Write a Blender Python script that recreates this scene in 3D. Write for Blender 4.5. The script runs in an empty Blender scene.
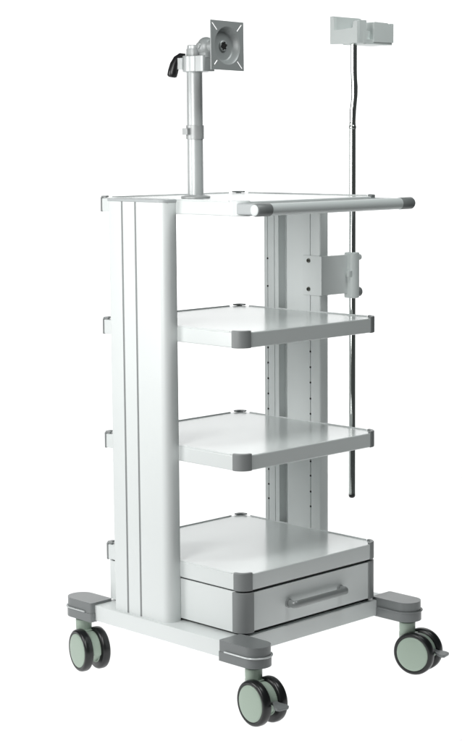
import bpy, bmesh, math, random
from mathutils import Vector, Matrix
random.seed(4)
S = bpy.context.scene
COL = S.collection
R = math.radians
PI = math.pi

# ------------------------------------------------------------------ materials
def material(name, color, rough=0.4, metal=0.0, bump=0.0, bscale=900.0, coat=0.0, vary=0.04, vscale=9.0, rvar=0.08, spec=0.5):
    m = bpy.data.materials.new(name); m.use_nodes = True
    nt = m.node_tree; n = nt.nodes; l = nt.links
    b = n['Principled BSDF']
    b.inputs['Metallic'].default_value = metal
    b.inputs['Coat Weight'].default_value = coat
    b.inputs['Coat Roughness'].default_value = 0.12
    b.inputs['Specular IOR Level'].default_value = spec
    tc = n.new('ShaderNodeTexCoord')
    t = n.new('ShaderNodeTexNoise'); t.inputs['Scale'].default_value = vscale; t.inputs['Detail'].default_value = 5
    l.new(tc.outputs['Object'], t.inputs['Vector'])
    mx = n.new('ShaderNodeMix'); mx.data_type = 'RGBA'
    mx.inputs['A'].default_value = (*[c * (1 - vary) for c in color], 1)
    mx.inputs['B'].default_value = (*[min(1, c * (1 + vary)) for c in color], 1)
    l.new(t.outputs['Fac'], mx.inputs['Factor']); l.new(mx.outputs['Result'], b.inputs['Base Color'])
    mr = n.new('ShaderNodeMapRange')
    mr.inputs['To Min'].default_value = max(0.02, rough - rvar); mr.inputs['To Max'].default_value = rough + rvar
    l.new(t.outputs['Fac'], mr.inputs['Value']); l.new(mr.outputs['Result'], b.inputs['Roughness'])
    if bump:
        t2 = n.new('ShaderNodeTexNoise'); t2.inputs['Scale'].default_value = bscale; t2.inputs['Detail'].default_value = 2
        l.new(tc.outputs['Object'], t2.inputs['Vector'])
        bp = n.new('ShaderNodeBump'); bp.inputs['Strength'].default_value = bump; bp.inputs['Distance'].default_value = 0.0006
        l.new(t2.outputs['Fac'], bp.inputs['Height']); l.new(bp.outputs['Normal'], b.inputs['Normal'])
    return m

WHITE = material('white_powder_coat', (0.71, 0.742, 0.737), 0.36, bump=0.12, bscale=420, coat=0.05, vary=0.012, rvar=.02)
SHELFW = material('white_shelf_enamel', (0.69, 0.722, 0.717), 0.22, bump=0.0, coat=0.25, vary=0.006, rvar=.004)
GREY = material('grey_moulded_plastic', (0.23, 0.242, 0.243), 0.42, bump=0.15, bscale=1400)
DGREY = material('slate_moulded_plastic', (0.182, 0.194, 0.196), 0.33, bump=0.15, bscale=1400)
LGREY = material('light_grey_trim', (0.40, 0.425, 0.43), 0.40, bump=0.06)
RIM = material('lit_side_bead', (0.62, 0.65, 0.65), 0.28, metal=0.3)
TUBE = material('satin_grey_tube', (0.72, 0.76, 0.755), 0.40, metal=0.0, bump=0.05)
ALU = material('brushed_aluminium', (0.56, 0.585, 0.585), 0.36, metal=0.3, bump=0.05, bscale=300)
PLATE = material('die_cast_grey', (0.35, 0.37, 0.37), 0.42, metal=0.2, bump=0.12, bscale=800)
CAST = material('die_cast_light', (0.46, 0.475, 0.475), 0.42, metal=0.3, bump=0.1)
CHROME = material('chrome', (0.72, 0.75, 0.73), 0.12, metal=1.0, rvar=0.01, vary=0.01)
BLACK = material('black_rubber', (0.009, 0.010, 0.0105), 0.30, bump=0.1)
BLKPL = material('black_plastic', (0.012, 0.012, 0.013), 0.3)
GREEN = material('pale_green_plastic', (0.355, 0.438, 0.365), 0.42, bump=0.08, vary=0.03)
BOLT = material('dark_steel', (0.22, 0.22, 0.20), 0.25, metal=1.0)
HANDLE = material('silver_grey_handle', (0.27, 0.285, 0.285), 0.30, metal=0.2)
HOLE = material('hole_shade', (0.01, 0.01, 0.01), 0.7)
HOLDER = material('off_white_plastic', (0.66, 0.70, 0.69), 0.40, bump=0.1)
GAP_SHADE = material('gap_shade', (0.03, 0.034, 0.034), 0.6)

# ------------------------------------------------------------------ mesh helpers
def finish(bm, angle=32):
    bmesh.ops.recalc_face_normals(bm, faces=bm.faces)

WPOS = {}
def obj(name, bm, mat, parent=None, label=None, angle=32, bev=0.0, seg=2, bang=30):
    """world-space bmesh -> one mesh object whose origin is the middle of its bounds"""
    bmesh.ops.recalc_face_normals(bm, faces=bm.faces)
    lo = Vector([min(v.co[i] for v in bm.verts) for i in range(3)])
    hi = Vector([max(v.co[i] for v in bm.verts) for i in range(3)])
    c = (lo + hi) / 2
    if bev:
        ed = [e for e in bm.edges if len(e.link_faces) == 2 and e.calc_face_angle(0) > R(bang)]
        bmesh.ops.bevel(bm, geom=ed, offset=bev, segments=seg, profile=0.5, affect='EDGES', clamp_overlap=True)
    bmesh.ops.translate(bm, verts=bm.verts, vec=-c)
    me = bpy.data.meshes.new(name); bm.to_mesh(me); bm.free()
    mats = mat if isinstance(mat, (list, tuple)) else [mat]
    for m in mats: me.materials.append(m)
    me.shade_smooth(); me.set_sharp_from_angle(angle=R(angle))
    o = bpy.data.objects.new(name, me); COL.objects.link(o)
    if parent:
        o.parent = parent; o.location = c - WPOS[parent.name]
    else:
        o.location = c
    WPOS[o.name] = c
    if label: o['label'] = label
    if bev:
        w = o.modifiers.new('normals', 'WEIGHTED_NORMAL'); w.keep_sharp = True
    return o

def thing(name, loc, label, cat, group=None):
    o = bpy.data.objects.new(name, None); COL.objects.link(o)
    o.location = loc; o['label'] = label; o['category'] = cat
    o.empty_display_size = 0.05
    WPOS[o.name] = Vector(loc)
    return o

def prism(bm, pts, z0, z1, mi=0, axis='z'):
    """extrude a polygon; axis z: pts=(x,y); axis y: pts=(x,z); axis x: pts=(y,z)"""
    def P(p, t):
        return {'z': (p[0], p[1], t), 'y': (p[0], t, p[1]), 'x': (t, p[0], p[1])}[axis]
    a = [bm.verts.new(P(p, z0)) for p in pts]; b = [bm.verts.new(P(p, z1)) for p in pts]
    n = len(pts); fs = [bm.faces.new(a), bm.faces.new(b)]
    for i in range(n):
        fs.append(bm.faces.new((a[i], a[(i + 1) % n], b[(i + 1) % n], b[i])))
    for f in fs: f.material_index = mi
    return fs

def box(bm, x0, x1, y0, y1, z0, z1, mi=0):
    return prism(bm, [(x0, y0), (x1, y0), (x1, y1), (x0, y1)], z0, z1, mi)

def rrect(x0, x1, y0, y1, r, seg=8):
    """rounded rectangle; r = one radius or four (x0y0, x1y0, x1y1, x0y1)"""
    if not isinstance(r, (list, tuple)): r = [r] * 4
    out = []
    for (cx, cy, a0, q, sx, sy) in ((x0, y0, PI, r[0], 1, 1), (x1, y0, 1.5 * PI, r[1], -1, 1), (x1, y1, 0, r[2], -1, -1), (x0, y1, .5 * PI, r[3], 1, -1)):
        if q <= 0: out.append((cx, cy)); continue
        for k in range(seg + 1):
            a = a0 + k / seg * PI / 2
            out.append((cx + sx * q + q * math.cos(a), cy + sy * q + q * math.sin(a)))
    return out

def frame(ax):
    ax = Vector(ax).normalized()
    u = ax.orthogonal().normalized(); return ax, u, ax.cross(u)

def lathe(bm, c, ax, prof, seg=32, mi=0, caps=True):
    """prof: list of (t along axis, radius)"""
    ax, u, v = frame(ax); c = Vector(c); rings = []
    for t, r in prof:
        if r < 1e-6: rings.append([bm.verts.new(c + ax * t)])
        else: rings.append([bm.verts.new(c + ax * t + (u * math.cos(2 * PI * k / seg) + v * math.sin(2 * PI * k / seg)) * r) for k in range(seg)])
    for a, b in zip(rings, rings[1:]):
        for k in range(seg):
            k2 = (k + 1) % seg
            if len(a) == 1 and len(b) == 1: continue
            if len(a) == 1: f = bm.faces.new((a[0], b[k], b[k2]))
            elif len(b) == 1: f = bm.faces.new((a[k], a[k2], b[0]))
            else: f = bm.faces.new((a[k], a[k2], b[k2], b[k]))
            f.material_index = mi
    if caps:
        for r_ in (rings[0], rings[-1]):
            if len(r_) > 1:
                f = bm.faces.new(r_); f.material_index = mi

def tube(bm, pts, rad, seg=16, mi=0):
    pts = [Vector(p) for p in pts]
    rads = rad if isinstance(rad, (list, tuple)) else [rad] * len(pts)
    rings = []; prev = None
    for i, p in enumerate(pts):
        d = (pts[min(i + 1, len(pts) - 1)] - pts[max(i - 1, 0)]).normalized()
        if prev is None: u = d.orthogonal().normalized()
        else: u = (prev - d * prev.dot(d)).normalized()
        prev = u; v = d.cross(u)
        rings.append([bm.verts.new(p + (u * math.cos(2 * PI * k / seg) + v * math.sin(2 * PI * k / seg)) * rads[i]) for k in range(seg)])
    for a, b in zip(rings, rings[1:]):
        for k in range(seg):
            f = bm.faces.new((a[k], a[(k + 1) % seg], b[(k + 1) % seg], b[k])); f.material_index = mi
    bm.faces.new(rings[0]).material_index = mi; bm.faces.new(rings[-1]).material_index = mi

def smooth_path(ctrl, rad, n=6):
    """polyline with rounded inner corners"""
    c = [Vector(p) for p in ctrl]; out = [c[0]]
    for a, b, d in zip(c, c[1:], c[2:]):
        ra = min(rad, (b - a).length * .49, (d - b).length * .49)
        p = b + (a - b).normalized() * ra; q = b + (d - b).normalized() * ra
        for k in range(n + 1):
            t = k / n; out.append(p * (1 - t) ** 2 + b * 2 * t * (1 - t) + q * t * t)
    out.append(c[-1]); return out

B = bmesh.new

# ================================================================== THE TROLLEY
W2 = 0.23; YF = -0.22; YB = 0.251
T = thing('equipment_trolley', (0, 0, 0), 'white medical equipment trolley with grey corner caps, open shelves, a drawer and castors', 'trolley')

# ---- base frame
bm = B()
prism(bm, rrect(-.279, .279, YF, YB, .006, 4), .128, .167)
base = obj('base_frame', bm, WHITE, T, bev=.0025)

# ---- side columns (extruded aluminium profile, grooves and a channel on the inner side)
def column_profile(s, y0, L=0.193):
    xo, xi = 0.268, 0.227
    def P(x, y): return (s * x, y0 + y)
    pts = []
    rO, rI = .021, .005
    # inner front corner
    for k in range(5):
        a = PI + k / 4 * PI / 2
        pts.append(P(xi + rI + rI * math.cos(a), rI + rI * math.sin(a)))
    for k in range(11):                                   # outer front, large radius
        a = 1.5 * PI + k / 10 * PI / 2
        pts.append(P(xo - rO + rO * math.cos(a), rO + rO * math.sin(a)))
    for g in (.096, .142):                                # outer grooves
        pts += [P(xo, g - .0031), P(xo - .012, g - .0031), P(xo - .012, g + .0031), P(xo, g + .0031)]
    rb = .008
    for k in range(5):
        a = k / 4 * PI / 2
        pts.append(P(xo - rb + rb * math.cos(a), L - rb + rb * math.sin(a)))
    for k in range(4):
        a = PI / 2 + k / 3 * PI / 2
        pts.append(P(xi + .004 + .004 * math.cos(a), L - .004 + .004 * math.sin(a)))
    pts += [P(xi, .1795), P(xi + .0035, .1795), P(xi + .0035, .1775), P(xi, .1775)]
    pts += [P(xi, .1565), P(xi + .002, .1565), P(xi + .002, .1535), P(xi, .1535)]
    pts += [P(xi, .141), P(xi + .0235, .141), P(xi + .0235, .112), P(xi, .112)]
    pts += [P(xi, .0338), P(xi + .0035, .0338), P(xi + .0035, .0312), P(xi, .0312)]
    return pts

HZ1 = [.9799, .9103, .7900, .7543, .7157, .6758, .6368, .5979, .4420, .4033, .366]
HZ2 = [.756, .7169, .6786, .6383, .6002, .4804, .4441, .4037, .366]
for s, y0 in ((-1, -.014), (1, -.033)):
    bm = B(); prism(bm, column_profile(s, y0), .167, 1.137)
    c = obj('side_column', bm, WHITE, T, angle=40)
    for g in (.096, .142):                                # added grey strip, its colour stands in for the groove's shade
        bm = B(); a_, b_ = sorted((s * .2674, s * .258)); box(bm, a_, b_, y0 + g - .0029, y0 + g + .0029, .1672, 1.1368)
        obj('groove_shade_strip', bm, GREY, c)
    if s > 0:                                             # near-black discs along both inner grooves, pin holes' shade put into colour
        first = None
        for yy, zs in ((y0 + .1785, HZ1), (y0 + .0325, HZ2)):
            for z in zs:
                if first is None:
                    bm = B(); lathe(bm, (.2263, yy, z), (1, 0, 0), [(0, .0026), (.003, .0026)], 12)
                    first = obj('pin_hole_shade', bm, HOLE, c); hz_ = (yy, z)
                else:
                    h = first.copy(); COL.objects.link(h); h.parent = c
                    h.location = first.location + Vector((0, yy - hz_[0], z - hz_[1]))
    bm = B()
    prism(bm, rrect(min(s * .2262, s * .2695), max(s * .2262, s * .2695), y0 - .0015, y0 + .1945,
                    (.022, .005, .005, .006) if s < 0 else (.005, .022, .006, .005)), 1.1372, 1.1432)
    obj('column_cap', bm, LGREY, c, bev=.0012)

# ---- shelf builder
def corner_cap(name, sx, sy, z0, z1, parent, out=.0016, r=.028, t=.0075, tail=.0025, mat=GREY, bev=.0022, xw=W2, yb=None):
    """L-shaped rounded corner piece at (sx, sy) corner of the shelf plan"""
    ye = YF if sy < 0 else YB
    cx = sx * (xw - r); cy = ye - sy * r
    po = []; pi_ = []
    n = 10
    for k in range(n + 1):
        a = k / n * PI / 2
        po.append((cx + sx * (r + out) * math.cos(a), cy + sy * (r + out) * math.sin(a)))
        pi_.append((cx + sx * (r - t) * math.cos(a), cy + sy * (r - t) * math.sin(a)))
    po = [(po[0][0], po[0][1] - sy * tail)] + po + [(po[-1][0] - sx * tail, po[-1][1])]
    pi_ = [(pi_[0][0], pi_[0][1] - sy * tail)] + pi_ + [(pi_[-1][0] - sx * tail, pi_[-1][1])]
    bm = B(); prism(bm, po + pi_[::-1], z0, z1)
    return obj(name, bm, mat, parent, bev=bev, seg=3, bang=50)

RB = .008
def back_cap(sx, z0, z1, parent):
    """small rounded clip on a rear corner with a tongue folded over the top"""
    o = corner_cap('corner_cap', sx, 1, z0, z1 - .0026, parent, r=RB, t=.005, tail=.0008, bev=.001)
    bm = B()
    k = .024; xo = W2 + .0012; yo = YB + .0012
    prism(bm, [(sx * (xo - RB), yo), (sx * (xo - .004), yo - .004), (sx * xo, yo - RB), (sx * xo, yo - k), (sx * (xo - .007), yo - k), (sx * (xo - .010), yo - .012), (sx * (xo - k), yo - .008), (sx * (xo - k), yo)], z1 - .0032, z1 + .0008)
    obj('cap_tongue', bm, GREY, o, bev=.001)
    return o

def rail(bm, z, h=.0026, w=.0028):
    # low raised edge on the back and the two sides
    box(bm, -W2 + .036, W2 - .036, YB - w, YB - .0003, z - .001, z + h)
    for s in (-1, 1):
        a, b = sorted((s * (W2 - .0003), s * (W2 - w)))
        box(bm, a, b, YF + .036, YB - .036, z - .001, z + h)

def shelf(name, z, h, z_low=None, label=None):
    bm = B(); prism(bm, rrect(-W2, W2, YF, YB, [.028, .028, RB, RB], 8), z - h, z)
    s = obj(name, bm, SHELFW, T, label, bev=.003, seg=3, bang=50)
    bm = B(); rail(bm, z); obj('edge_lip', bm, SHELFW, s, bev=.0008, seg=1)
    for sx in (-1, 1):
        corner_cap('corner_cap', sx, -1, z - h - .0006, z + .0042, s)
        back_cap(sx, z - h - .0006, z + .0042, s)
    return s
shelf('shelf', .855, .0344)
shelf('shelf', .580, .0344)
shelf('drawer_lid_shelf', .309, .0375, label='lowest shelf forming the lid over the drawer cabinet')

# ---- drawer cabinet
bm = B(); prism(bm, rrect(-W2 + .0015, W2 - .0015, YF + .018, YB, .02, 6), .1735, .2685)
cab = obj('drawer_cabinet', bm, WHITE, T, bev=.0012, bang=50)
bm = B(); prism(bm, rrect(-W2 + .012, W2 - .012, YF + .014, YB - .01, .01, 4), .1672, .1735)
prism(bm, rrect(-W2 + .004, W2 - .004, YF + .005, YB - .004, .024, 6), .2682, .2716)
obj('gap_shade_filler', bm, GAP_SHADE, cab)  # near-black filler, the shade of both gaps is put into its colour
for sx in (-1, 1):
    corner_cap('corner_post', sx, -1, .1738, .2672, cab, out=.0012, t=.016, tail=.0065, bev=.0015)
bm = B(); box(bm, -W2 + .0345, W2 - .0345, YF + .0005, YF + .0185, .1765, .2655)
dr = obj('drawer', bm, WHITE, T, bev=.0015)
bm = B()
yh = YF - .022; zh = .2205
tube(bm, smooth_path([(-.0835, YF + .002, zh - .001), (-.0835, yh, zh - .001), (.093, yh, zh - .001), (.093, YF + .002, zh - .001)], .009, 8), .0067, 18)
for v in bm.verts: v.co.z = (zh - .001) + (v.co.z - zh + .001) * 1.3
for x in (-.0835, .093):
    lathe(bm, (x, YF + .0008, zh - .001), (0, -1, 0), [(0, .0105), (.003, .0105), (.0045, .009)], 24)
obj('handle', bm, HANDLE, dr, angle=40)

# ---- top tray and push handle
ZT = 1.142; HT = .0317
bm = B(); prism(bm, rrect(-W2, W2, YF, YB, [.026, .026, RB, RB], 8), ZT - HT, ZT)
tray = obj('top_tray', bm, SHELFW, T, bev=.003, seg=3, bang=50)
bm = B(); rail(bm, ZT); obj('edge_lip', bm, SHELFW, tray, bev=.0008, seg=1)
for sx in (-1, 1):
    back_cap(sx, ZT - HT - .0006, ZT + .0042, tray)
corner_cap('corner_cap', 1, -1, ZT - HT - .0006, ZT + .0042, tray)
corner_cap('corner_cap', -1, -1, ZT - HT - .0006, ZT + .0022, tray, mat=WHITE)
hy, hz, hr, hx = -.293, 1.1265, .0140, .2610
bm = B(); lathe(bm, (-hx + .012, hy, hz), (1, 0, 0), [(0, hr - .0008), (2 * hx - .024, hr - .0008)], 40)
ph = obj('push_handle', bm, TUBE, T)
for s in (-1, 1):
    bm = B(); lathe(bm, (s * hx, hy, hz), (-s, 0, 0), [(0, 0), (.0004, hr - .004), (.0016, hr - .0016), (.0045, hr), (.044, hr), (.0455, hr - .0007)], 40, caps=False)
    ec = obj('end_cap', bm, GREY, ph, angle=50)
    bm = B(); lathe(bm, (s * (hx + .0006), hy, hz), (-s, 0, 0), [(0, 0), (.0002, hr - .0035), (.0012, hr - .0022), (.006, hr - .0022)], 40, caps=False)
    obj('end_disc', bm, TUBE, ec, angle=50)
    a, b = sorted((s * (W2 + .0005), s * (W2 - .034)))
    bm = B()
    prism(bm, [(a, YF + .012), (b, YF + .012), (b, hy + .004), (a, hy + .004)], ZT - HT + .004, ZT - .0035)
    obj('handle_bracket', bm, LGREY, ph, bev=.003)

# ---- foot brackets
def foot(sx, sy):
    xa, xb = sorted((sx * .2935, sx * .2235))
    ye = YF if sy < 0 else YB
    yin = -.203 if sy < 0 else .236
    yout = -.322 if sy < 0 else .347
    y0, y1 = min(yin, yout), max(yin, yout)
    def plan(g, ro):
        rr = [.005, .005, .005, .005]
        if sy < 0: rr[0] = rr[1] = ro
        else: rr[2] = rr[3] = ro
        return rrect(xa - g, xb + g, y0 - g, y1 + g, rr, 10)
    bm = B(); prism(bm, plan(-.0012, .0335), .1405, .1735)
    bmesh.ops.bevel(bm, geom=[e for e in bm.edges if e.calc_face_angle(0) > R(50)], offset=.0055, segments=4, profile=.5, affect='EDGES')
    bm2 = B(); prism(bm2, plan(0, .034), .1265, .1475)
    bmesh.ops.bevel(bm2, geom=[e for e in bm2.edges if e.calc_face_angle(0) > R(50)], offset=.005, segments=3, profile=.5, affect='EDGES')
    tmp = bpy.data.meshes.new('tmp'); bm2.to_mesh(tmp); bm2.free(); bm.from_mesh(tmp); bpy.data.meshes.remove(tmp)
    f = obj('foot_bracket', bm, DGREY, T, angle=45)
    bm = B()
    # raised bead running round the outer end
    path = [p for p in plan(.0012, .035)]
    lim = (lambda p: p[1] < yin - .022) if sy < 0 else (lambda p: p[1] > yin + .022)
    lst = [p for p in path if lim(p)]
    st = (xa - .0012, yin + sy * .022) ; en = (xb + .0012, yin + sy * .022)
    order = sorted(lst, key=lambda p: math.atan2(sy * (p[1] - yin - sy * .06), p[0] - (xa + xb) / 2))
    order = sorted(lst, key=lambda p: (math.atan2(p[0] - (xa + xb) / 2, sy * (p[1] - (yin + sy * .03)))))
    pts = [st] + order + [en]
    tube(bm, [(p[0], p[1], .150) for p in pts], .0021, 8)
    obj('bead', bm, RIM if sx < 0 else DGREY, f, angle=60)  # bright colour on the lit left brackets, dark on the shaded right ones
for sx in (-1, 1):
    for sy in (-1, 1): foot(sx, sy)

# ---- castors: build one, copy it
def build_castor():
    r = .0515; hw = .0305; tr = .030                     # wheel radius, half width, trail
    O = Vector((0, 0, 0))
    bm = B()
    # swivel neck
    lathe(bm, (0, 0, .094), (0, 0, 1), [(0, .019), (.012, .0195), (.0255, .0195), (.0275, .0182)], 32)
    # hood over the axle between the wheels
    pts = []
    for k in range(25):
        a = R(-8) + k / 24 * R(196)
        pts.append((-tr + .0425 * math.cos(a), r + .0425 * math.sin(a)))
    pts = [(-tr + .030, r - .018)] + pts + [(-tr - .030, r - .018)]
    prism(bm, pts, -.0112, .0112, axis='x')
    # shoulder joining neck and hood
    prism(bm, rrect(-.0165, .0165, -.026, .0185, .012, 5), .080, .0965)
    lathe(bm, (-.010, -tr, r), (1, 0, 0), [(0, .031), (.02, .031)], 32)
    return bm, r, hw, tr

def make_castor(cx, cy, rz, brake):
    bm, r, hw, tr = build_castor()
    M = Matrix.Translation((cx, cy, 0)) @ Matrix.Rotation(rz, 4, 'Z')
    def put(b): b.transform(M); return b
    root = obj('castor', put(bm), GREEN, T, bev=.0015, bang=45)
    bm = B(); lathe(bm, (0, 0, .1210), (0, 0, 1), [(0, .0150), (.006, .0150)], 24)
    obj('swivel_ring', put(bm), DGREY, root)
    for s in (-1, 1):
        bm = B()
        w0, w1 = .0120, .0345
        prof = [(w0, .030), (w0, .047), (w0 + .0025, .0500), (w0 + .006, r), (w1 - .0075, r), (w1 - .0035, .0503), (w1 - .0012, .0478), (w1 - .0004, .0450), (w1 - .0016, .0418), (w1 - .006, .0414)]
        lathe(bm, (0, -tr, r), (s, 0, 0), prof, 64, caps=False)
        obj('tyre', put(bm), BLACK, root, angle=50)
        bm = B()
        lathe(bm, (0, -tr, r), (s, 0, 0), [(w1 - .008, .0414), (w1 - .0012, .0412), (w1 - .0004, .0404), (w1 + .0006, .036), (w1 + .0012, .024), (w1 + .0015, .010), (w1 + .0015, 0)], 64, caps=False)
        obj('hub_disc', put(bm), GREEN, root, angle=50)
        bm = B()
        lathe(bm, (0, -tr, r), (s, 0, 0), [(w0 - .003, .034), (w0 + .001, .0355)], 40)
        obj('hub_core', put(bm), GREEN, root)
    if brake:
        bm = B()
        pl = [(-.0085, 0), (-.0085, -.012), (-.017, -.026), (-.0175, -.036), (-.012, -.040), (.012, -.040), (.0175, -.036), (.017, -.026), (.0085, -.012), (.0085, 0)]
        prism(bm, pl, 0, .0065)
        bm.transform(Matrix.Translation((0, -tr - .036, r + .004)) @ Matrix.Rotation(R(10), 4, 'X'))
        obj('brake_pedal', put(bm), DGREY, root, bev=.0018)
    return root
make_castor(-.262, -.284, R(-7), True)
make_castor(.2575, -.290, R(13), True)
make_castor(-.266, .297, R(-14), False)
make_castor(.262, .297, R(30), False)

# ================================================================== MONITOR MOUNT
mx, my = -.115, .043
MM = thing('monitor_mount', (mx, my, ZT), 'silver post with tilting square grey screen plate and black clamp lever on trolley top', 'monitor mount')
bm = B()
lathe(bm, (mx, my, ZT + .0005), (0, 0, 1), [(0, .034), (.003, .034), (.0045, .0325), (.006, .024), (.0075, .0215)], 40)
for k in range(3):
    a = R(40 + 120 * k)
    lathe(bm, (mx + .029 * math.cos(a), my + .029 * math.sin(a), ZT + .003), (0, 0, 1), [(0, .0032), (.0028, .003)], 12)
obj('base_flange', bm, CAST, MM, angle=40)
bm = B(); lathe(bm, (mx, my, ZT + .004), (0, 0, 1), [(0, .0185), (.335, .0185), (.337, .0178)], 48)
obj('post', bm, ALU, MM, angle=40)
bm = B(); lathe(bm, (mx, my, 1.4792), (0, 0, 1), [(-.05, .0165), (.0105, .0165), (.0122, .0150), (.0122, .0125), (.006, .0125)], 40)
obj('inner_sleeve', bm, ALU, MM, angle=40)
bm = B(); lathe(bm, (mx, my, 1.2775), (0, 0, 1), [(0, .0208), (.032, .0208)], 40)
box(bm, mx - .030, mx - .016, my - .006, my + .012, 1.2875, 1.3025)
st = obj('height_collar', bm, CAST, MM, bev=.001, angle=40)
# clamp sleeve with arm block
bm = B(); lathe(bm, (mx + .001, my - .004, 1.4300), (0, 0, 1), [(0, .0295), (.0015, .0308), (.0355, .0308), (.037, .0295)], 56)
prism(bm, rrect(mx - .0205, mx + .0205, my - .050, my, (.008, .008, 0, 0), 5), 1.4308, 1.4662)
box(bm, mx - .0335, mx - .022, my + .006, my + .022, 1.436, 1.462)
cl = obj('clamp_sleeve', bm, ALU, MM, bev=.0012, angle=40)
# black lever
def ax_pt(u, z): return Vector((mx, my, z)) + Vector((-.707, .707, 0)) * u
bm = B()
lathe(bm, ax_pt(.020, 1.4655), (-.707, .707, 0), [(0, .0065), (.010, .0075), (.016, .0072)], 20)
tube(bm, [ax_pt(.020, 1.4660), ax_pt(.031, 1.4665), ax_pt(.039, 1.4600), ax_pt(.045, 1.447), ax_pt(.049, 1.432), ax_pt(.0515, 1.4215), ax_pt(.052, 1.4185)],
     [.0062, .0078, .0095, .0115, .0122, .0116, .0075], 20)
obj('clamp_lever', bm, BLKPL, MM, angle=60)
# ball joint
by, bz = my - .040, 1.4870
bm = B()
prof = [(.021 * -math.cos(PI * k / 16), .021 * math.sin(PI * k / 16)) for k in range(17)]
lathe(bm, (mx, by, bz), (0, 0, 1), prof, 40, caps=False)
lathe(bm, (mx, by, 1.462), (0, 0, 1), [(0, .0165), (.012, .0150)], 32)
lathe(bm, (mx, by, bz), (0, -1, 0), [(.010, .0135), (.052, .0135)], 32)
lathe(bm, (mx - .0195, by + .004, bz + .001), (-1, .1, 0), [(0, .0075), (.0028, .0068), (.0036, .004)], 24)
obj('ball_joint', bm, PLATE, MM, angle=50)
# square plate with dished middle and four diagonal slots (slots cut through)
py = my - .1096; pc = Vector((mx, py, 1.4855)); H = .0545; th = .0026
bm = B()
RO, NS = .0425, 64
def sq(a):
    c_, s_ = math.cos(a), math.sin(a); m = max(abs(c_), abs(s_)); return (c_ / m * H, s_ / m * H)
def ringp(rad): return [(rad * math.cos(2 * PI * k / NS), rad * math.sin(2 * PI * k / NS)) for k in range(NS)]
# flat flange: polar strips between the dish rim and the square outline, diagonal cells left open as slots
rim_ = ringp(RO); outer = [sq(2 * PI * k / NS) for k in range(NS)]
def lerp(p, q, t): return (p[0] + (q[0] - p[0]) * t, p[1] + (q[1] - p[1]) * t)
TS = [0, .12, .80, 1]
lv = [[bm.verts.new((pc.x + lerp(rim_[k], outer[k], t)[0], py, pc.z + lerp(rim_[k], outer[k], t)[1])) for k in range(NS)] for t in TS]
# squeeze the two rays beside each diagonal so that the open cell is a narrow slot
for q in (8, 24, 40, 56):
    for i in (1, 2):
        d = Vector((math.cos(2 * PI * q / NS), 0, math.sin(2 * PI * q / NS)))
        n_ = Vector((-d.z, 0, d.x))
        base_r = RO + (H * 1.414 - RO) * TS[i]
        for off, kk in ((-1, q - 1), (1, q + 1)):
            lv[i][kk].co = pc + d * base_r + n_ * (off * .0019)
for i in range(3):
    for k in range(NS):
        k2 = (k + 1) % NS
        q = min((8, 24, 40, 56), key=lambda z: abs(z - (k + .5)))
        if i == 1 and (k == q or k2 == q): continue
        bm.faces.new((lv[i][k], lv[i][k2], lv[i + 1][k2], lv[i + 1][k]))
for q in (8, 24, 40, 56):
    for i in (1, 2):
        pass
dish = [(RO, 0), (.0408, .0012), (.0385, .0048), (.0345, .0125), (.0325, .0148), (.0305, .0155), (.0115, .0155)]
prev = lv[0]
for rad, dep in dish[1:]:
    cur = [bm.verts.new((pc.x + x, py + dep, pc.z + z)) for x, z in ringp(rad)]
    for k in range(NS):
        bm.faces.new((prev[k], prev[(k + 1) % NS], cur[(k + 1) % NS], cur[k]))
    prev = cur
bm.faces.new(prev)
bmesh.ops.recalc_face_normals(bm, faces=bm.faces)
if sum(f.normal.y * f.calc_area() for f in bm.faces) > 0: bmesh.ops.reverse_faces(bm, faces=bm.faces)
ret = bmesh.ops.solidify(bm, geom=bm.faces[:], thickness=th)
bm.transform(Matrix.Translation(pc) @ Matrix.Rotation(R(1.0), 4, 'Y') @ Matrix.Rotation(R(-1.5), 4, 'X') @ Matrix.Rotation(R(3.5), 4, 'Z') @ Matrix.Translation(-pc))
pl = obj('screen_plate', bm, PLATE, MM, angle=30)
bm = B()
lathe(bm, (pc.x, py + .0155, pc.z), (0, -1, 0), [(0, .0125), (.003, .0122), (.0040, .0105), (.0040, .0080), (.001, .0075)], 24)
obj('pivot_bolt', bm, PLATE, pl, angle=30)
bm = B()
for k in range(3):
    a = R(60 * k + 12); c_, s_ = math.cos(a) * .0095, math.sin(a) * .0095
    n1 = Vector((-math.sin(a), 0, math.cos(a))) * .0021
    p0 = Vector((pc.x - c_, py + .0109 + .0003 * k, pc.z - s_)); p1 = Vector((pc.x + c_, py + .0109 + .0003 * k, pc.z + s_))
    vs = [bm.verts.new(p) for p in (p0 - n1, p0 + n1, p1 + n1, p1 - n1)]
    vs2 = [bm.verts.new(v.co + Vector((0, .003, 0))) for v in vs]
    bm.faces.new(vs); bm.faces.new(vs2[::-1])
    for i in range(4): bm.faces.new((vs[i], vs[(i + 1) % 4], vs2[(i + 1) % 4], vs2[i]))
obj('bolt_socket_shade', bm, HOLE, pl)  # solid dark star, shade of the socket put into its colour

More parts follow.
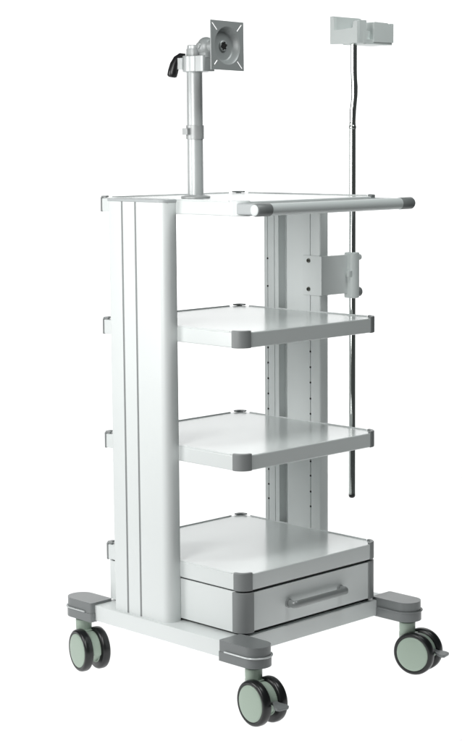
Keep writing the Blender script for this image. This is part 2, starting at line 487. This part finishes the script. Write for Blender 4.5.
# ================================================================== HANGER POLE
px_, py_ = .3315, -.045
HP = thing('hanger_pole', (px_, py_, .378), 'slim upright chrome pole with notched white holder on top, clamped to the right column', 'pole')
bm = B()
lathe(bm, (px_, py_, .388), (0, 0, 1), [(0, .0082), (.925, .0082), (.928, .0076)], 32)
obj('pole', bm, CHROME, HP, angle=40)
bm = B()
k_ = [(1.305, 0, .0076), (1.322, .0002, .0078), (1.345, .0010, .0082), (1.362, .0030, .0078), (1.382, .0046, .0080), (1.402, .0046, .0084), (1.42, .0036, .0080), (1.44, .0030, .0080), (1.47, .0030, .0080), (1.51, .0030, .0080)]
tube(bm, [(px_ + o_ * .7, py_ - o_ * .7, z_) for z_, o_, r_ in k_], [r_ for z_, o_, r_ in k_], 32)
obj('upper_pole', bm, CHROME, HP, angle=50)
bm = B(); lathe(bm, (px_, py_, 1.300), (0, 0, 1), [(0, .0084), (.001, .0092), (.007, .0092), (.009, .0078)], 32)
obj('joint_ring', bm, CHROME, HP, angle=40)
bm = B(); lathe(bm, (px_, py_, .3785), (0, 0, 1), [(0, 0), (.0003, .004), (.002, .0068), (.005, .0082), (.013, .0082), (.0135, .0078)], 24, caps=False)
obj('pole_tip', bm, BLKPL, HP, angle=50)
# clamp bracket on the column
bm = B()
box(bm, .2215, .2264, -.036, .0200, .8955, .9935)
box(bm, .2215, .325, -.0425, -.0345, .8965, .9925)
cb = obj('clamp_bracket', bm, WHITE, HP, bev=.0016)
for z in (.981, .911):
    bm = B(); lathe(bm, (.2214, -.0005, z), (-1, 0, 0), [(0, .0056), (.0024, .0054), (.0044, .0038), (.0044, .0022), (.0018, .0020), (.0018, 0)], 20, caps=False)
    obj('screw', bm, BOLT, cb, angle=40)
bm = B()
prism(bm, rrect(px_ - .0150, px_ + .0150, py_ - .0170, py_ + .0165, (.013, .013, .010, .006), 8), .8845, .9980)
cs = obj('clamp_sleeve', bm, HOLDER, HP, bev=.0035, seg=3, bang=50)
bm = B()
lathe(bm, (px_ + .010, py_, .899), (1, -.25, 0), [(0, .0105), (.008, .0118), (.014, .0118), (.0165, .0098), (.017, 0)], 24, caps=False)
obj('knob', bm, GREY, cs, angle=45)
bm = B()
lathe(bm, (px_ + .014, py_, .985), (1, -.25, 0), [(0, .0075), (.010, .0080), (.013, .0066), (.0132, 0)], 20, caps=False)
obj('sleeve_pin', bm, HOLDER, cs, angle=45)
bm = B(); box(bm, px_ - .024, px_ - .015, py_ - .012, py_ - .002, .938, .953)
obj('sleeve_tab', bm, HOLDER, cs, bev=.001)
# notched holder
hx0, hy0, hz0 = .306, -.083, 1.5050
bm = B()
LA, DY = .0345, .088
# open box: low left wall, tall right wall, raised near post, raised far corner
box(bm, hx0 + .003, hx0 + LA - .003, hy0 + .004, hy0 + DY - .004, hz0 + .002, hz0 + .016)
b1 = B()
prism(b1, [(hy0, hz0), (hy0 + DY, hz0), (hy0 + DY, hz0 + .067), (hy0 + DY - .010, hz0 + .067), (hy0 + DY - .012, hz0 + .064), (hy0 + DY - .013, hz0 + .033), (hy0 + .018, hz0 + .036), (hy0 + .0145, hz0 + .039), (hy0 + .012, hz0 + .050), (hy0 + .008, hz0 + .053), (hy0 + .002, hz0 + .053), (hy0, hz0 + .050)], hx0 - .0008, hx0 + .0095, axis='x')
b2 = B(); prism(b2, [(hy0 + .0006, hz0 + .0006), (hy0 + DY - .0140, hz0 + .0006), (hy0 + DY - .0140, hz0 + .030), (hy0 + .0006, hz0 + .030)], hx0 + LA - .010, hx0 + LA + .0006, axis='x')
b3 = B(); prism(b3, [(hx0 + .0005, hz0 + .0004), (hx0 + LA, hz0 + .0004), (hx0 + LA, hz0 + .0535), (hx0 + LA - .003, hz0 + .0555), (hx0 + .012, hz0 + .0545), (hx0 + .0005, hz0 + .0515)], hy0 + .0009, hy0 + .0105, axis='y')
b4 = B(); prism(b4, [(hx0 + .0006, hz0 + .0012), (hx0 + .104, hz0 + .0012), (hx0 + .1045, hz0 + .055), (hx0 + .1035, hz0 + .060), (hx0 + .100, hz0 + .064), (hx0 + .094, hz0 + .0655), (hx0 + .0006, hz0 + .0665)], hy0 + DY - .0115, hy0 + DY - .0008, axis='y')
# base plate and the second block beyond the slot
b5 = B(); prism(b5, rrect(hx0 + LA - .006, hx0 + .136, hy0 + .004, hy0 + DY - .014, .004, 4), hz0 - .0015, hz0 + .010)
b5b = B(); prism(b5b, rrect(hx0 + LA - .004, hx0 + .0665, hy0 + .016, hy0 + DY - .018, .003, 3), hz0 + .003, hz0 + .031)
b6 = B(); prism(b6, [(hx0 + .0635, hz0 + .004), (hx0 + .1365, hz0 + .004), (hx0 + .1365, hz0 + .050), (hx0 + .1330, hz0 + .0505), (hx0 + .1290, hz0 + .044), (hx0 + .1235, hz0 + .0425), (hx0 + .1185, hz0 + .048), (hx0 + .1150, hz0 + .051), (hx0 + .069, hz0 + .0525), (hx0 + .0655, hz0 + .051), (hx0 + .0635, hz0 + .046)], hy0 + .002, hy0 + DY - .016, axis='y')
for b in (b1, b2, b3, b4, b5, b5b, b6):
    bmesh.ops.bevel(b, geom=[e for e in b.edges if e.calc_face_angle(0) > R(35)], offset=.0016, segments=2, profile=.5, affect='EDGES')
    t_ = bpy.data.meshes.new('t'); b.to_mesh(t_); b.free(); bm.from_mesh(t_); bpy.data.meshes.remove(t_)
obj('notched_holder', bm, HOLDER, HP, angle=40)

# ================================================================== STUDIO SURFACE (white translucent sweep, made up to glow without shadows)
FW = Vector((.7071, .7071, 0)); RT = Vector((.7071, -.7071, 0))
prof = [(-.80, 0), (-.4, 0), (.2, 0), (1.0, 0)]
for k in range(1, 13):
    a = k / 12 * PI / 2
    prof.append((1.0 + .7 * math.sin(a), .7 - .7 * math.cos(a)))
prof += [(1.7, 1.4), (1.7, 2.0), (1.7, 2.7)]
bm = B(); rows = []
for s_, z_ in prof:
    rows.append([bm.verts.new(FW * s_ + RT * t_ + Vector((0, 0, z_))) for t_ in (-1.8, -.9, 0, .7, 1.4)])
for a, b in zip(rows, rows[1:]):
    for k in range(4): bm.faces.new((a[k], a[k + 1], b[k + 1], b[k]))
sm = bpy.data.materials.new('shadowless_white_sheet'); sm.use_nodes = True
nt = sm.node_tree; nt.nodes.remove(nt.nodes['Principled BSDF'])
out = nt.nodes['Material Output']
tr = nt.nodes.new('ShaderNodeBsdfTranslucent'); di = nt.nodes.new('ShaderNodeBsdfDiffuse'); mixs = nt.nodes.new('ShaderNodeMixShader')
no = nt.nodes.new('ShaderNodeTexNoise'); no.inputs['Scale'].default_value = 40
cr = nt.nodes.new('ShaderNodeMix'); cr.data_type = 'RGBA'
cr.inputs['A'].default_value = (.90, .905, .905, 1); cr.inputs['B'].default_value = (.93, .935, .935, 1)
nt.links.new(no.outputs['Fac'], cr.inputs['Factor'])
nt.links.new(cr.outputs['Result'], tr.inputs['Color']); di.inputs['Color'].default_value = (.9, .9, .9, 1)
mixs.inputs[0].default_value = .12
nt.links.new(tr.outputs[0], mixs.inputs[1]); nt.links.new(di.outputs[0], mixs.inputs[2]); nt.links.new(mixs.outputs[0], out.inputs['Surface'])
bd = obj('backdrop', bm, sm, None, angle=60)
bd['kind'] = 'structure'; bd['label'] = 'seamless white studio surface under and behind the trolley'; bd['category'] = 'backdrop'

# ================================================================== LAMPS
def area(name, loc, target, sx, sy, power, color=(1, 1, 1)):
    L = bpy.data.lights.new(name, 'AREA'); L.shape = 'RECTANGLE'; L.size = sx; L.size_y = sy; L.energy = power; L.color = color
    o = bpy.data.objects.new(name, L); COL.objects.link(o); o.location = loc
    d = Vector(target) - Vector(loc); o.rotation_euler = d.to_track_quat('-Z', 'Y').to_euler()
    return o
# added lamps under and behind the sweep, wash it white and shadowless
o = area('added_underfloor_glow', FW * .45 + RT * -.2 + Vector((0, 0, -.34)), FW * .45, 3.0, 2.5, 33)
o.rotation_euler = (PI, 0, R(-45))
o = area('added_backdrop_glow', FW * 2.05 + RT * -.2 + Vector((0, 0, 1.15)), RT * -.2 + FW * .5 + Vector((0, 0, 1.15)), 3.0, 3.0, 48)
KEY = area('key_softbox', (-1.32, -.33, 1.24), (-.1, -.05, .62), .45, 1.2, 13.5, (1.0, .998, .99))
SIDE = area('added_side_fill', (-1.45, .75, 1.12), (.1, .05, .62), .5, 1.1, 13.0, (1.0, 1.0, .995))  # added lamp, brightens the inner face of the right column
TOP = area('overhead_softbox', (.1, -.9, 2.5), (0, .0, .6), .7, .6, 14, (.96, 1.0, .99))

w = bpy.data.worlds.new('World'); S.world = w; w.use_nodes = True
w.node_tree.nodes['Background'].inputs['Color'].default_value = (.93, 1.0, .985, 1)
w.node_tree.nodes['Background'].inputs['Strength'].default_value = .06

# ================================================================== CAMERA
def fitcam():
    az, yw, pi_, ro = R(44.81012 - .02475), 0, R(7.76788), R(-.39760)
    fw = Vector((math.sin(az) * math.cos(pi_), math.cos(az) * math.cos(pi_), -math.sin(pi_)))
    rt = Vector((math.cos(az), -math.sin(az), 0)); up = rt.cross(fw)
    r2 = rt * math.cos(ro) + up * math.sin(ro); u2 = -rt * math.sin(ro) + up * math.cos(ro)
    m = Matrix((r2, u2, -fw)).transposed().to_4x4(); m.translation = (-2.90443, -2.92374, 1.27814)
    return m
cam = bpy.data.cameras.new('camera'); co = bpy.data.objects.new('camera', cam); COL.objects.link(co)
co.matrix_world = fitcam()
cam.sensor_fit = 'VERTICAL'; cam.sensor_height = 24; cam.sensor_width = 24
cam.lens = 56.551; cam.shift_x = -.018143; cam.shift_y = .008415
cam.clip_start = .05; cam.clip_end = 100
S.camera = co
S.view_settings.view_transform = 'Standard'; S.view_settings.look = 'None'
S.view_settings.exposure = 0; S.view_settings.gamma = 1
S.render.engine = 'CYCLES'
S.cycles.use_denoising = True
S.cycles.max_bounces = 8
